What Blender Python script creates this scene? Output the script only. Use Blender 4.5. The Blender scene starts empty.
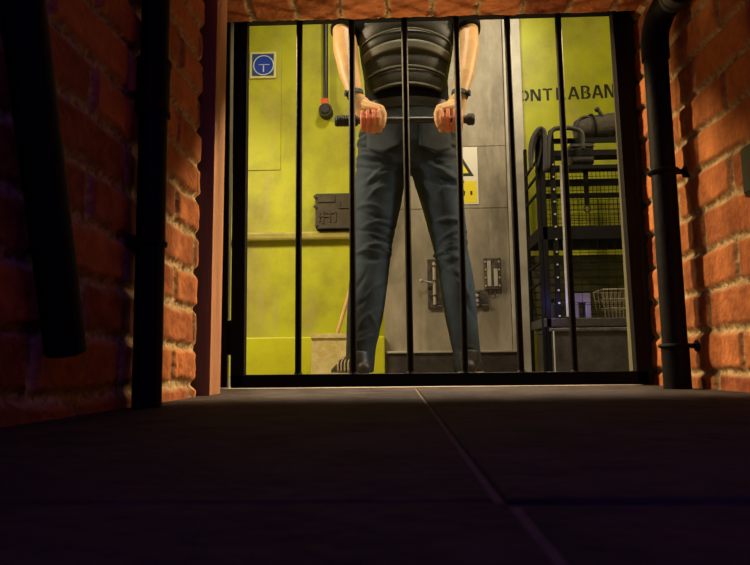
import bpy, bmesh, math, random
import numpy as np
from mathutils import Vector, Matrix

random.seed(7)
C = bpy.context.scene.collection
SC = bpy.context.scene

# ------------------------------------------------------------------ camera
F = 660.0
CAMH = 0.054
def nrm(v):
    v = np.array(v, float); return v / np.linalg.norm(v)
Yc = nrm((398-375, -(365-282.5), -F))
Zc = np.array((-55.0, 5252.0, -F)); Zc -= Yc*np.dot(Zc, Yc); Zc = nrm(Zc)
Xc = np.cross(Yc, Zc)
W2C = np.column_stack((Xc, Yc, Zc))
C2W = W2C.T
CAM = np.array((0.0, 0.0, CAMH))
def ray(px, py):
    return C2W @ np.array((px-375.0, -(py-282.5), -F))
def P(px, py, Y):
    d = ray(px, py); return Vector(CAM + d*((Y-CAM[1])/d[1]))
def PX(px, py, X):
    d = ray(px, py); return Vector(CAM + d*((X-CAM[0])/d[0]))
cam_d = bpy.data.cameras.new('camera'); cam = bpy.data.objects.new('camera', cam_d); C.objects.link(cam)
M = Matrix.Identity(4)
for i in range(3):
    for j in range(3): M[i][j] = C2W[i][j]
    M[i][3] = CAM[i]
cam.matrix_world = M
cam_d.sensor_width = 36; cam_d.sensor_fit = 'HORIZONTAL'; cam_d.lens = F/750*36
cam_d.clip_start = 0.01
cam_d.dof.use_dof = True; cam_d.dof.focus_distance = 2.5; cam_d.dof.aperture_fstop = 16
SC.camera = cam
SC.view_settings.view_transform = 'Standard'; SC.view_settings.look = 'None'
SC.view_settings.gamma = 1; SC.view_settings.exposure = 0
SC.view_settings.use_curve_mapping = False

# ------------------------------------------------------------------ materials
def mat(name, col, rough=0.6, metal=0.0, noise=None, bump=None, col2=None, spec=0.5, coord='Object', detail=6, ramp=(0.35, 0.65), stretch=None, sss=None):
    m = bpy.data.materials.new(name); m.use_nodes = True
    nt = m.node_tree; b = nt.nodes['Principled BSDF']
    b.inputs['Base Color'].default_value = (*col, 1); b.inputs['Roughness'].default_value = rough
    b.inputs['Metallic'].default_value = metal; b.inputs['Specular IOR Level'].default_value = spec
    tc = nt.nodes.new('ShaderNodeTexCoord'); src = tc.outputs[coord]
    if stretch:
        mp = nt.nodes.new('ShaderNodeMapping'); mp.inputs['Scale'].default_value = stretch
        nt.links.new(src, mp.inputs['Vector']); src = mp.outputs['Vector']
    if noise:
        n = nt.nodes.new('ShaderNodeTexNoise'); n.inputs['Scale'].default_value = noise
        n.inputs['Detail'].default_value = detail; n.inputs['Roughness'].default_value = 0.65
        nt.links.new(src, n.inputs['Vector'])
        r = nt.nodes.new('ShaderNodeValToRGB'); r.color_ramp.elements[0].position = ramp[0]; r.color_ramp.elements[1].position = ramp[1]
        r.color_ramp.elements[0].color = (*(col2 or [c*0.6 for c in col]), 1); r.color_ramp.elements[1].color = (*col, 1)
        nt.links.new(n.outputs['Fac'], r.inputs['Fac']); nt.links.new(r.outputs['Color'], b.inputs['Base Color'])
    if bump:
        n2 = nt.nodes.new('ShaderNodeTexNoise'); n2.inputs['Scale'].default_value = bump[0]; n2.inputs['Detail'].default_value = 5
        nt.links.new(src, n2.inputs['Vector'])
        bp = nt.nodes.new('ShaderNodeBump'); bp.inputs['Strength'].default_value = bump[1]; bp.inputs['Distance'].default_value = 0.01
        nt.links.new(n2.outputs['Fac'], bp.inputs['Height']); nt.links.new(bp.outputs['Normal'], b.inputs['Normal'])
    if sss:
        b.inputs['Subsurface Weight'].default_value = sss; b.inputs['Subsurface Radius'].default_value = (0.02, 0.006, 0.003); b.inputs['Subsurface Scale'].default_value = 0.5
    return m

def brick_mat(name, c1, c2, mort):
    m = bpy.data.materials.new(name); m.use_nodes = True
    nt = m.node_tree; b = nt.nodes['Principled BSDF']; L = nt.links.new
    b.inputs['Roughness'].default_value = 0.85; b.inputs['Specular IOR Level'].default_value = 0.25
    a1 = nt.nodes.new('ShaderNodeAttribute'); a1.attribute_name = 'mortar'
    a2 = nt.nodes.new('ShaderNodeAttribute'); a2.attribute_name = 'brick_id'
    tc = nt.nodes.new('ShaderNodeTexCoord')
    n = nt.nodes.new('ShaderNodeTexNoise'); n.inputs['Scale'].default_value = 28; n.inputs['Detail'].default_value = 8; n.inputs['Roughness'].default_value = 0.7
    L(tc.outputs['Object'], n.inputs['Vector'])
    ad = nt.nodes.new('ShaderNodeMath'); ad.operation = 'MULTIPLY_ADD'; ad.inputs[1].default_value = 0.55; L(a2.outputs['Fac'], ad.inputs[0])
    mu = nt.nodes.new('ShaderNodeMath'); mu.operation = 'MULTIPLY_ADD'; mu.inputs[1].default_value = 1.5; mu.inputs[2].default_value = -0.5; L(n.outputs['Fac'], mu.inputs[0])
    L(mu.outputs[0], ad.inputs[2])
    r = nt.nodes.new('ShaderNodeValToRGB'); r.color_ramp.elements[0].position = 0.15; r.color_ramp.elements[1].position = 0.85
    r.color_ramp.elements[0].color = (*c1, 1); r.color_ramp.elements[1].color = (*c2, 1); L(ad.outputs[0], r.inputs['Fac'])
    n3 = nt.nodes.new('ShaderNodeTexNoise'); n3.inputs['Scale'].default_value = 120; n3.inputs['Detail'].default_value = 4; L(tc.outputs['Object'], n3.inputs['Vector'])
    r3 = nt.nodes.new('ShaderNodeValToRGB'); r3.color_ramp.elements[0].position = 0.35; r3.color_ramp.elements[1].position = 0.6
    r3.color_ramp.elements[0].color = (mort[0]*.45, mort[1]*.42, mort[2]*.4, 1); r3.color_ramp.elements[1].color = (*mort, 1); L(n3.outputs['Fac'], r3.inputs['Fac'])
    mx = nt.nodes.new('ShaderNodeMix'); mx.data_type = 'RGBA'
    L(a1.outputs['Fac'], mx.inputs['Factor']); L(r.outputs['Color'], mx.inputs['A']); L(r3.outputs['Color'], mx.inputs['B'])
    L(mx.outputs['Result'], b.inputs['Base Color'])
    bp = nt.nodes.new('ShaderNodeBump'); bp.inputs['Strength'].default_value = 0.6; bp.inputs['Distance'].default_value = 0.004
    L(n3.outputs['Fac'], bp.inputs['Height']); L(bp.outputs['Normal'], b.inputs['Normal'])
    return m

BRICK = brick_mat('brick', (0.25, 0.066, 0.022), (0.62, 0.21, 0.058), (0.58, 0.43, 0.22))
BLACK = mat('black_paint', (0.012, 0.011, 0.011), 0.38, noise=30, col2=(0.006, 0.006, 0.006))
PIPEB = mat('pipe_paint', (0.009, 0.008, 0.008), 0.6, bump=(60, 0.15), spec=.14)
CAGEB = mat('cage_black', (0.007, 0.0065, 0.006), 0.65, spec=.12, noise=30, col2=(0.004, 0.004, 0.004))
IRON = mat('gate_paint', (0.008, 0.007, 0.007), 0.55, bump=(90, 0.12), spec=.1)
STEEL = mat('grey_steel', (0.42, 0.375, 0.275), 0.6, 0.0, noise=3.2, col2=(0.16, 0.14, 0.105), bump=(35, 0.12), ramp=(0.33, 0.66), detail=9, stretch=(1.3, 1, .6))
STEELL = mat('pale_steel', (0.50, 0.48, 0.40), 0.5, 0.0, noise=5, col2=(0.34, 0.32, 0.26))
STEELD = mat('dark_steel', (0.075, 0.066, 0.058), 0.5, 0.3, noise=12, col2=(0.03, 0.027, 0.024))
HASP = mat('worn_lock_steel', (0.17, 0.15, 0.125), 0.42, 0.4, noise=40, col2=(0.05, 0.045, 0.04))
YELLOW = mat('yellow_wall', (0.46, 0.48, 0.010), 0.55, noise=2.8, col2=(0.29, 0.28, 0.02), detail=10, bump=(25, 0.08), ramp=(0.34, 0.56))
def smudge(m, col, stretch, lo, hi, amt):
    nt = m.node_tree; b = nt.nodes['Principled BSDF']; src = b.inputs['Base Color'].links[0].from_socket
    tc = nt.nodes.new('ShaderNodeTexCoord'); mp = nt.nodes.new('ShaderNodeMapping'); mp.inputs['Scale'].default_value = stretch; mp.inputs['Location'].default_value = (3.1, 0, 1.7)
    n = nt.nodes.new('ShaderNodeTexNoise'); n.inputs['Scale'].default_value = 1; n.inputs['Detail'].default_value = 7; n.inputs['Roughness'].default_value = .6
    r = nt.nodes.new('ShaderNodeMapRange'); r.inputs['From Min'].default_value = lo; r.inputs['From Max'].default_value = hi; r.inputs['To Max'].default_value = amt
    mx = nt.nodes.new('ShaderNodeMix'); mx.data_type = 'RGBA'; mx.inputs['B'].default_value = (*col, 1)
    L = nt.links.new
    L(tc.outputs['Object'], mp.inputs['Vector']); L(mp.outputs['Vector'], n.inputs['Vector']); L(n.outputs['Fac'], r.inputs['Value']); L(r.outputs['Result'], mx.inputs['Factor']); L(src, mx.inputs['A']); L(mx.outputs['Result'], b.inputs['Base Color'])
smudge(YELLOW, (.42, .33, .13), (9, 1, 1.6), .55, .75, .7)
smudge(YELLOW, (.10, .085, .03), (3, 1, 3), .58, .82, .6)
smudge(STEEL, (.62, .57, .44), (7, 1, 1.2), .54, .72, .55)
smudge(STEEL, (.07, .06, .045), (4, 1, 4), .56, .75, .6)
YELLOWB = mat('yellow_gloss', (0.56, 0.58, 0.010), 0.5, noise=6, col2=(0.47, 0.46, 0.010), ramp=(0.25, 0.5))
LEDGE = mat('ledge_paint', (0.40, 0.37, 0.07), 0.6, noise=9, col2=(0.28, 0.22, 0.04))
STAIN = mat('stain', (0.36, 0.30, 0.05), 0.6)
WOOD = mat('pale_timber', (0.74, 0.50, 0.20), 0.6, noise=6, col2=(0.62, 0.38, 0.14), stretch=(14, 14, 1.2), bump=(40, .15))
WOODD = mat('dark_timber', (0.52, 0.24, 0.11), 0.6, noise=6, col2=(0.40, 0.17, 0.08), stretch=(14, 14, 1.2), bump=(40, .2))
SLAB = mat('slab', (0.078, 0.056, 0.042), 0.9, noise=14, col2=(0.02, 0.015, 0.014), spec=.2, bump=(70, 0.55), ramp=(0.3, 0.7), detail=9)
GROUT = mat('grout', (0.17, 0.125, 0.075), 0.9, noise=60, bump=(120, .5))
CONC = mat('room_floor', (0.34, 0.27, 0.2), 0.6, noise=8)
PLASTER = mat('plaster', (0.13, 0.12, 0.065), 0.8, noise=9, bump=(50, .2))
SKIN = mat('skin', (0.68, 0.43, 0.19), 0.5, noise=25, col2=(0.62, 0.355, 0.14), bump=(120, .08), sss=0.12)
DENIM = mat('denim', (0.029, 0.046, 0.054), 0.8, noise=9, col2=(0.009, 0.014, 0.017), bump=(380, 0.18), ramp=(0.36, 0.72), detail=8)
SHIRT = mat('black_cotton', (0.007, 0.0065, 0.0065), 0.9, spec=.2, bump=(200, .15))
VEST = mat('vest_nylon', (0.032, 0.031, 0.021), 0.5, bump=(240, .2), noise=18, col2=(0.02, 0.02, 0.014))
WEB = mat('webbing_highlight', (0.11, 0.105, 0.072), 0.55, bump=(300, .25))
HAIR = mat('hair', (0.03, 0.02, 0.013), 0.6, bump=(90, .6))
LEATHER = mat('shoe_leather', (0.022, 0.019, 0.017), 0.5, noise=30)
SOLE = mat('pale_rubber', (0.55, 0.47, 0.3), 0.7)
RUBBER = mat('black_rubber', (0.016, 0.015, 0.014), 0.55, bump=(150, .3))
BATON = mat('baton_steel', (0.03, 0.028, 0.025), 0.4, 0.2)
WHITE = mat('white_plastic', (0.74, 0.72, 0.62), 0.45)
PYEL = mat('pale_yellow_frame', (0.70, 0.66, 0.28), 0.5)
SIGNY = mat('sign_yellow', (0.80, 0.68, 0.02), 0.45)
SIGNB = mat('sign_blue', (0.012, 0.05, 0.42), 0.4)
SIGND = mat('sign_dark_blue', (0.03, 0.07, 0.20), 0.4)
SIGNW = mat('sign_white', (0.62, 0.70, 0.80), 0.4)
INK = mat('stencil_black', (0.012, 0.011, 0.008), 0.7, noise=60, col2=(0.03, 0.028, 0.01))
REDL = mat('red_label', (0.72, 0.13, 0.03), 0.5, noise=70, col2=(0.6, .07, .02))
BOARD = mat('weathered_board', (0.70, 0.58, 0.27), 0.7, noise=14, col2=(0.52, 0.40, 0.10), bump=(60, .3))
BRONZE = mat('bronze_plate', (0.075, 0.06, 0.032), 0.5, 0.25, noise=30, col2=(0.045, 0.036, 0.02), bump=(150, .15))
PURPLE = mat('violet_plastic', (0.26, 0.22, 0.50), 0.5)
CANVAS = mat('grey_canvas', (0.06, 0.052, 0.037), 0.85, noise=25, col2=(0.026, 0.022, 0.016), bump=(120, .3))
CREAM = mat('cream_wire', (0.36, 0.30, 0.21), 0.5)
OLIVE = mat('olive_slat', (0.09, 0.085, 0.02), 0.6, noise=10)

# ------------------------------------------------------------------ mesh helpers
def tag(o, label=None, cat=None, group=None, kind=None):
    if label: o['label'] = label
    if cat: o['category'] = cat
    if group: o['group'] = group
    if kind: o['kind'] = kind
    return o
def link(name, me, m, parent=None, smooth=False):
    ms = m if isinstance(m, (list, tuple)) else [m]
    for x in ms: me.materials.append(x)
    o = bpy.data.objects.new(name, me); C.objects.link(o)
    if smooth:
        me.polygons.foreach_set('use_smooth', [True]*len(me.polygons))
    if parent:
        o.parent = parent
        o.matrix_parent_inverse = parent.matrix_basis.inverted()
    return o
def obj(name, bm, m, parent=None, smooth=False, autosm=None):
    me = bpy.data.meshes.new(name)
    bmesh.ops.recalc_face_normals(bm, faces=bm.faces)
    bm.to_mesh(me); bm.free()
    o = link(name, me, m, parent, smooth)
    if autosm is not None:
        me.polygons.foreach_set('use_smooth', [True]*len(me.polygons))
        me.set_sharp_from_angle(angle=math.radians(autosm))
    return o
def empty(name, loc, label=None, cat=None, group=None):
    o = bpy.data.objects.new(name, None); C.objects.link(o); o.location = loc; o.empty_display_size = .1
    return tag(o, label, cat, group)
def box(bm, lo, hi, bev=0.0, mi=0):
    lo = Vector(lo); hi = Vector(hi)
    r = bmesh.ops.create_cube(bm, size=1)
    vs = r['verts']
    for v in vs:
        v.co = Vector([lo[i] + (v.co[i]+.5)*(hi[i]-lo[i]) for i in range(3)])
    fs = list({f for v in vs for f in v.link_faces})
    for f in fs: f.material_index = mi
    if bev > 0:
        es = list({e for v in vs for e in v.link_edges})
        bmesh.ops.bevel(bm, geom=es, offset=bev, segments=2, affect='EDGES', profile=.5)
    return vs
def prism(bm, pts, d, bev=0):
    """closed polygon of 3-D points pushed along vector d"""
    a = [bm.verts.new(p) for p in pts]; d = Vector(d); b = [bm.verts.new(Vector(p)+d) for p in pts]
    n = len(pts); bm.faces.new(a); bm.faces.new(b[::-1])
    for i in range(n): bm.faces.new((a[i], a[(i+1) % n], b[(i+1) % n], b[i]))
def tube(bm, pts, rad, seg=12, cap=True, ellip=None, round_end=False):
    """tube along points; rad scalar or list; ellip: list of (rx, ry) with rx along world X"""
    pts = [Vector(p) for p in pts]; n = len(pts)
    rads = [(rad, rad)]*n if not isinstance(rad, (list, tuple)) else [(r if isinstance(r, tuple) else (r, r)) for r in rad]
    if round_end:
        def capd(p, q, r):
            d = (p-q).normalized(); k = min(r)
            return [(p + d*k*math.sin(t), (r[0]*math.cos(t), r[1]*math.cos(t))) for t in (0.5, 0.95, 1.35)]
        e = capd(pts[-1], pts[-2], rads[-1]); s = capd(pts[0], pts[1], rads[0])[::-1]
        pts = [a for a, _ in s]+pts+[a for a, _ in e]; rads = [b for _, b in s]+rads+[b for _, b in e]; n = len(pts)
    rings = []; ref = None
    for i in range(n):
        t = (pts[min(i+1, n-1)]-pts[max(i-1, 0)]).normalized()
        if ref is None:
            ref = Vector((1, 0, 0)) if abs(t.x) < .8 else Vector((0, 1, 0))
        u = (ref - t*ref.dot(t)).normalized(); w = t.cross(u); ref = u
        rx, ry = rads[i]
        rings.append([bm.verts.new(pts[i]+u*math.cos(a)*rx+w*math.sin(a)*ry) for a in [2*math.pi*k/seg for k in range(seg)]])
    for i in range(n-1):
        for k in range(seg):
            bm.faces.new((rings[i][k], rings[i][(k+1) % seg], rings[i+1][(k+1) % seg], rings[i+1][k]))
    if cap:
        bm.faces.new(rings[0][::-1]); bm.faces.new(rings[-1])
    return rings
def torus(bm, c, axis, R, r, seg=24, rs=8, a0=0, a1=2*math.pi):
    axis = Vector(axis).normalized(); u = axis.orthogonal().normalized(); w = axis.cross(u)
    full = abs(a1-a0-2*math.pi) < 1e-4
    n = seg if full else seg+1
    rings = []
    for i in range(n):
        a = a0+(a1-a0)*i/seg; d = u*math.cos(a)+w*math.sin(a)
        rings.append([bm.verts.new(Vector(c)+d*(R+r*math.cos(b))+axis*r*math.sin(b)) for b in [2*math.pi*k/rs for k in range(rs)]])
    for i in range(n if full else n-1):
        for k in range(rs):
            j = (i+1) % n
            bm.faces.new((rings[i][k], rings[i][(k+1) % rs], rings[j][(k+1) % rs], rings[j][k]))
def ball(bm, c, r, sub=2, scale=(1, 1, 1)):
    m = Matrix.Translation(c) @ Matrix.Diagonal((*[r*s for s in scale], 1))
    bmesh.ops.create_icosphere(bm, subdivisions=sub, radius=1, matrix=m)
def curve_pts(ctrl, n=24):
    """Catmull-Rom through control points"""
    c = [Vector(p) for p in ctrl]; c = [c[0]*2-c[1]]+c+[c[-1]*2-c[-2]]; out = []
    m = len(c)-3
    for i in range(m):
        for k in range(n//m + (1 if i == m-1 else 0)):
            t = k/(n//m); p0, p1, p2, p3 = c[i:i+4]
            out.append(.5*((2*p1)+(p2-p0)*t+(2*p0-5*p1+4*p2-p3)*t*t+(3*p1-p0-3*p2+p3)*t**3))
    return out

def remeshed(bm, voxel, smooth=4, fac=.5):
    me = bpy.data.meshes.new('t'); bm.to_mesh(me); bm.free()
    o = bpy.data.objects.new('t', me); C.objects.link(o)
    r = o.modifiers.new('r', 'REMESH'); r.mode = 'VOXEL'; r.voxel_size = voxel; r.adaptivity = 0
    if smooth:
        s = o.modifiers.new('s', 'SMOOTH'); s.factor = fac; s.iterations = smooth
    dg = bpy.context.evaluated_depsgraph_get(); dg.update()
    out = bpy.data.meshes.new_from_object(o.evaluated_get(dg))
    bpy.data.objects.remove(o); bpy.data.meshes.remove(me)
    return out
def arr(me):
    a = np.empty(len(me.vertices)*3); me.vertices.foreach_get('co', a); return a.reshape(-1, 3)
def nor(me):
    a = np.empty(len(me.vertices)*3); me.vertex_normals.foreach_get('vector', a); return a.reshape(-1, 3)
def put(me, a):
    me.vertices.foreach_set('co', np.ascontiguousarray(a, dtype=np.float32).ravel()); me.update()

# ------------------------------------------------------------------ noise + brick relief
def h2(i, j, s=0):
    v = np.sin(i*127.1+j*311.7+s*74.7)*43758.5453
    return v-np.floor(v)
def vn(x, y, s=0):
    i = np.floor(x); j = np.floor(y); fx = x-i; fy = y-j
    fx = fx*fx*(3-2*fx); fy = fy*fy*(3-2*fy)
    a = h2(i, j, s); b = h2(i+1, j, s); c = h2(i, j+1, s); d = h2(i+1, j+1, s)
    return (a*(1-fx)+b*fx)*(1-fy)+(c*(1-fx)+d*fx)*fy
def fbm(x, y, s=0, o=4):
    t = 0; a = .5
    for k in range(o):
        t = t+a*vn(x*2**k, y*2**k, s+k*13); a *= .5
    return t
def brick_relief(name, us, vs, to_world, course, length, v0, u0, mort_w, depth, rough, bond=.5, label=None, irregular=.006):
    U, V = np.meshgrid(us, vs, indexing='ij')
    u = U+irregular*2*(fbm(U*22, V*22, 3)-.47); v = V+irregular*2*(fbm(U*16, V*30, 9)-.47)
    row = np.floor((v-v0)/course); fv = (v-v0)-row*course
    uu = u-u0+row*length*bond+0.012*(h2(row, row*0, 5)-.5)
    colm = np.floor(uu/length); fu = uu-colm*length
    d = np.minimum(np.minimum(fv, course-fv), np.minimum(fu, length-fu))-mort_w/2
    m = np.clip(d/0.006, -1, 1)*.5+.5
    m = m*m*(3-2*m)
    bid = h2(row, colm, 2)
    hgt = m*depth*(0.75+.5*bid) + m*rough*(fbm(U*60, V*60, 20)-.5)*1.2 + (1-m)*rough*2.2*(fbm(U*110, V*110, 31, 3)-.5) + m*(h2(row, colm, 8)-.5)*0.006*((fu/length)-.5)
    pts = to_world(U, V, hgt)
    nu, nv = U.shape
    idx = np.arange(nu*nv).reshape(nu, nv)
    q = np.stack([idx[:-1, :-1], idx[1:, :-1], idx[1:, 1:], idx[:-1, 1:]], -1).reshape(-1, 4)
    me = bpy.data.meshes.new(name)
    me.from_pydata(pts.reshape(-1, 3).tolist(), [], q.tolist())
    me.attributes.new('mortar', 'FLOAT', 'POINT').data.foreach_set('value', (1-m).ravel().astype(np.float32))
    me.attributes.new('brick_id', 'FLOAT', 'POINT').data.foreach_set('value', bid.ravel().astype(np.float32))
    o = link(name, me, BRICK, None, True)
    return o
def span(a, b, fine0, fine1, f, c):
    out = []
    x = a
    while x < b:
        out.append(x); x += f if fine0 <= x <= fine1 else c
    return np.array(out+[b])

GY = 1.6                                  # plane of the gate
XL, XR = -0.37, 0.607                     # brick faces of the passage
ZC = P(400, 18.5, 1.57).z                 # underside of the brick head
# --- setting: passage
o = brick_relief('wall_left', span(-.7, 1.2, .5, 1.3, .0028, .012), span(0, ZC+.03, 0, 2, .0028, .01),
    lambda U, V, H: np.stack([XL-.006+H, U, V], -1), .068, .21, .024, .03, .015, .0075, .004, irregular=.007)
tag(o, kind='structure')
o = brick_relief('wall_right', span(-.7, 1.6, .95, 1.7, .0026, .012), span(0, ZC+.03, 0, 2, .0026, .01),
    lambda U, V, H: np.stack([XR+.006-H, U, V], -1), .0795, .225, .035, .06, .013, .0075, .0032)
tag(o, kind='structure')
o = brick_relief('ceiling', span(-.5, .75, -.5, .75, .003, .01), span(-.7, 1.575, 1.2, 1.6, .003, .012),
    lambda U, V, H: np.stack([U, V, ZC+.006-H], -1), .225, .112, 1.35+.225-.225*3, -.02, .013, .006, .004, bond=0.0)
tag(o, kind='structure')
# solid masses behind the brick skins, the front wall of the room and its opening
bm = bmesh.new()
OL, OR_, OT = -.435, .583, ZC+.075        # opening
box(bm, (-1.75, 1.62, 0), (OL, 1.70, 2.7)); box(bm, (OR_, 1.62, 0), (1.75, 1.70, 2.7)); box(bm, (OL, 1.62, OT), (OR_, 1.70, 2.7))
tag(obj('wall_front', bm, PLASTER), kind='structure')
bm = bmesh.new(); box(bm, (-.6, 1.201, 0), (-.455, 1.62, ZC+.1)); box(bm, (-.6, -.7, 0), (XL-.03, 1.2, ZC+.1))
tag(obj('wall_left', bm, PLASTER), kind='structure')
bm = bmesh.new(); box(bm, (XR+.03, -.7, 0), (.8, 1.62, ZC+.1)); box(bm, (-.6, -.7, ZC+.03), (.8, 1.575, ZC+.1))
tag(obj('wall_right', bm, PLASTER), kind='structure')
# brick lip closing the head behind the skin (its edge towards the room)
bm = bmesh.new(); box(bm, (-.455, 1.575, ZC+.028), (.64, 1.62, ZC+.1))
tag(obj('trim_1', bm, PLASTER), kind='structure')
# floor: slabs with a pale open joint, then the room floor
bm = bmesh.new()
SX = .0405
xs = [-.62, SX, .82]
g = .0022
def slab(x0, x1, y0, y1, dz=0): box(bm, (x0+g, y0+g, -.06), (x1-g, y1-g, dz), .0022)
slab(-.62, SX, .272, 1.62); slab(SX, .82, .272, 1.62, .0006); slab(-.62, SX+.004, -.8, .272, .0004); slab(SX+.004, .82, -.8, .272, -.0012)
box(bm, (-.62, -.8, -.07), (.82, 1.62, -.0022), 0, 1)
box(bm, (-1.75, 1.62, -.07), (1.75, 3.65, 0), 0, 2)
tag(obj('floor', bm, [SLAB, GROUT, CONC]), kind='structure')
# timber jamb on the left
bm = bmesh.new()
jx0, jx1 = P(191, 380, 1.25).x, P(210, 380, 1.25).x
box(bm, (jx0-.03, 1.25, 0), (jx1, 1.262, ZC-.002), .0015, 0)  # front of the post: shade put in as darker timber
box(bm, (jx0-.03, 1.262, 0), (jx1, 1.325, ZC-.002), .0015, 1)  # same post, its lit side put in as paler timber
for k in range(9):
    z = .03+k*.1; y = 1.29+.006*math.sin(k*5)
    tube(bm, [(jx1-.001, y, z), (jx1+.0006, y, z)], .0016, 8)
    for f in bm.faces[-10:]: f.material_index = 0
tag(obj('trim_2', bm, [WOODD, WOOD]), kind='structure')

# ------------------------------------------------------------------ gate
gate = empty('metal_gate', (0, GY, 0), 'black barred metal gate closing the low brick opening, person standing behind it', 'gate')
T = .014
def quad(bm, a, b, c, d, y0=GY-T, y1=GY+T, bev=.002):
    r0 = [Vector((p.x, y0, p.z)) for p in (a, b, c, d)]
    n0 = len(bm.verts); bm.verts.ensure_lookup_table()
    prism(bm, r0, (0, y1-y0, 0))
    if bev:
        bm.verts.ensure_lookup_table(); vs = bm.verts[n0:]
        bmesh.ops.bevel(bm, geom=list({e for v in vs for e in v.link_edges}), offset=bev, segments=2, affect='EDGES', profile=.5)
G = lambda x, y: P(x, y, GY)
zb0, zb1 = .0032, G(400, 373.2).z
ztop = ZC+.0135
# stiles
bm = bmesh.new(); quad(bm, G(231.5, 386), G(245, 386), G(248.8, -8), G(235.5, -8)); obj('stile', bm, IRON, gate)
bm = bmesh.new(); quad(bm, G(635.8, 384), G(647.5, 384), G(623, -14), G(608.5, -14)); obj('stile', bm, IRON, gate)
bm = bmesh.new(); box(bm, (G(232, 380).x, GY-T, zb0), (G(647, 380).x, GY+T, zb1), .002); obj('bottom_rail', bm, IRON, gate)
bm = bmesh.new(); box(bm, (G(236, 8).x, GY-T, ztop), (G(622, 8).x, GY+T, ztop+.03), .002); obj('top_rail', bm, IRON, gate)
BARS = [(299.6, 298.2), (351.5, 353.4), (404.2, 410.6), (456, 465.2), (507, 521.2), (558, 575)]
for xt, xb in BARS:
    bm = bmesh.new()
    a = G(xb, 373); b = G(xt, 22)
    d = (b-a); a.z = zb1-.004; b = a+d*((ztop+.005-a.z)/d.z)
    tube(bm, [a, b], .0081, 14)
    tube(bm, [(a.x, GY, zb1-.001), (a.x, GY, zb1+.004)], [.0115, .009], 12)      # weld bead
    obj('bar', bm, IRON, gate, autosm=40)
for yy in (333, 20):
    bm = bmesh.new(); q = G(231.8, yy+22); p = G(231.8, yy)
    if yy == 20: q, p = G(235.2, 14), G(235.2, -6)
    tube(bm, [(q.x, GY-.006, q.z), (q.x, GY-.006, p.z+.03)], .0085, 14)
    box(bm, (q.x-.012, GY-.004, q.z), (q.x+.014, GY+.006, p.z+.03), .001)
    obj('hinge', bm, IRON, gate, autosm=40)
# latch hardware on the right stile
bm = bmesh.new(); q = G(641, 182); box(bm, (q.x-.002, GY-T-.012, q.z-.012), (q.x+.016, GY-T+.001, q.z+.012), .003)
obj('latch', bm, HASP, gate)
# fixed post on the hinge side, and on the lock side
bm = bmesh.new(); quad(bm, G(220.5, 387), G(228.8, 387), G(232.6, -20), G(224.5, -20), GY-.026, GY-.012, .001)
tag(obj('trim_3', bm, IRON), kind='structure')

# ------------------------------------------------------------------ pipes of the passage
def pipe_clip(name, parent, c, r, wallx, hz=.012):
    bm = bmesh.new(); torus(bm, c, (0, 0, 1), r+.003, .0045, 24, 8)
    s = 1 if wallx > c[0] else -1
    tube(bm, [(c[0]+s*(r+.002), c[1], c[2]), (wallx-s*.002, c[1], c[2])], .0055, 10)
    tube(bm, [(wallx-s*.007, c[1], c[2]), (wallx+s*.004, c[1], c[2])], [.012, .013], 14)
    return obj(name, bm, PIPEB, parent, autosm=40)
# left upright
a = P(147.5, 400, .9); lp = empty('drain_pipe', (a.x, .9, 0), 'black upright pipe against the left brick wall, nearer the gate', 'pipe')
bm = bmesh.new(); tube(bm, [(a.x-.001, .9, 0.001), (a.x-.009, .9, ZC-.004)], .0198, 28); obj('pipe_tube', bm, PIPEB, lp, autosm=40)
z0, z1 = P(148, 116, .9).z, P(150, 62, .9).z; a.x -= .0065
bm = bmesh.new(); tube(bm, [(a.x, .9, z0), (a.x, .9, z0+.006), (a.x, .9, z0+.008), (a.x, .9, z1-.008), (a.x, .9, z1-.006), (a.x, .9, z1)], [.0254, .0254, .0238, .0238, .0254, .0254], 28); obj('coupling', bm, PIPEB, lp, autosm=40)
pipe_clip('pipe_clip', lp, (a.x, .9, P(148, 244, .9).z), .0198, XL)
# left slanting pipe with its cut end
b0 = P(66, 352, .69)
dirv = Vector((0, -.33, .944)).normalized()
b1 = b0 + dirv*((ZC-.01-b0.z)/dirv.z)
sp = empty('sloping_pipe', b0, 'thick black pipe slanting down the left wall, its cut end above the floor', 'pipe')
bm = bmesh.new(); rr = tube(bm, [b0, b1], .0205, 28, cap=False)
rr2 = tube(bm, [b0, b0+dirv*.05], .0165, 28, cap=False)
for k in range(28):
    bm.faces.new((rr[0][k], rr2[0][k], rr2[0][(k+1) % 28], rr[0][(k+1) % 28]))
bm.faces.new(rr2[1]); obj('pipe_tube', bm, PIPEB, sp, autosm=40)
for t in (.6,):
    c = b0+dirv*t; bm = bmesh.new(); torus(bm, c, dirv, .0225, .003, 24, 8)
    tube(bm, [(c.x-.02, c.y, c.z), (XL+.0, c.y, c.z)], .005, 10); tube(bm, [(XL+.012, c.y, c.z), (XL-.004, c.y, c.z)], [.013, .015], 12)
    obj('pipe_clip', bm, PIPEB, sp, autosm=40)
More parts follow.
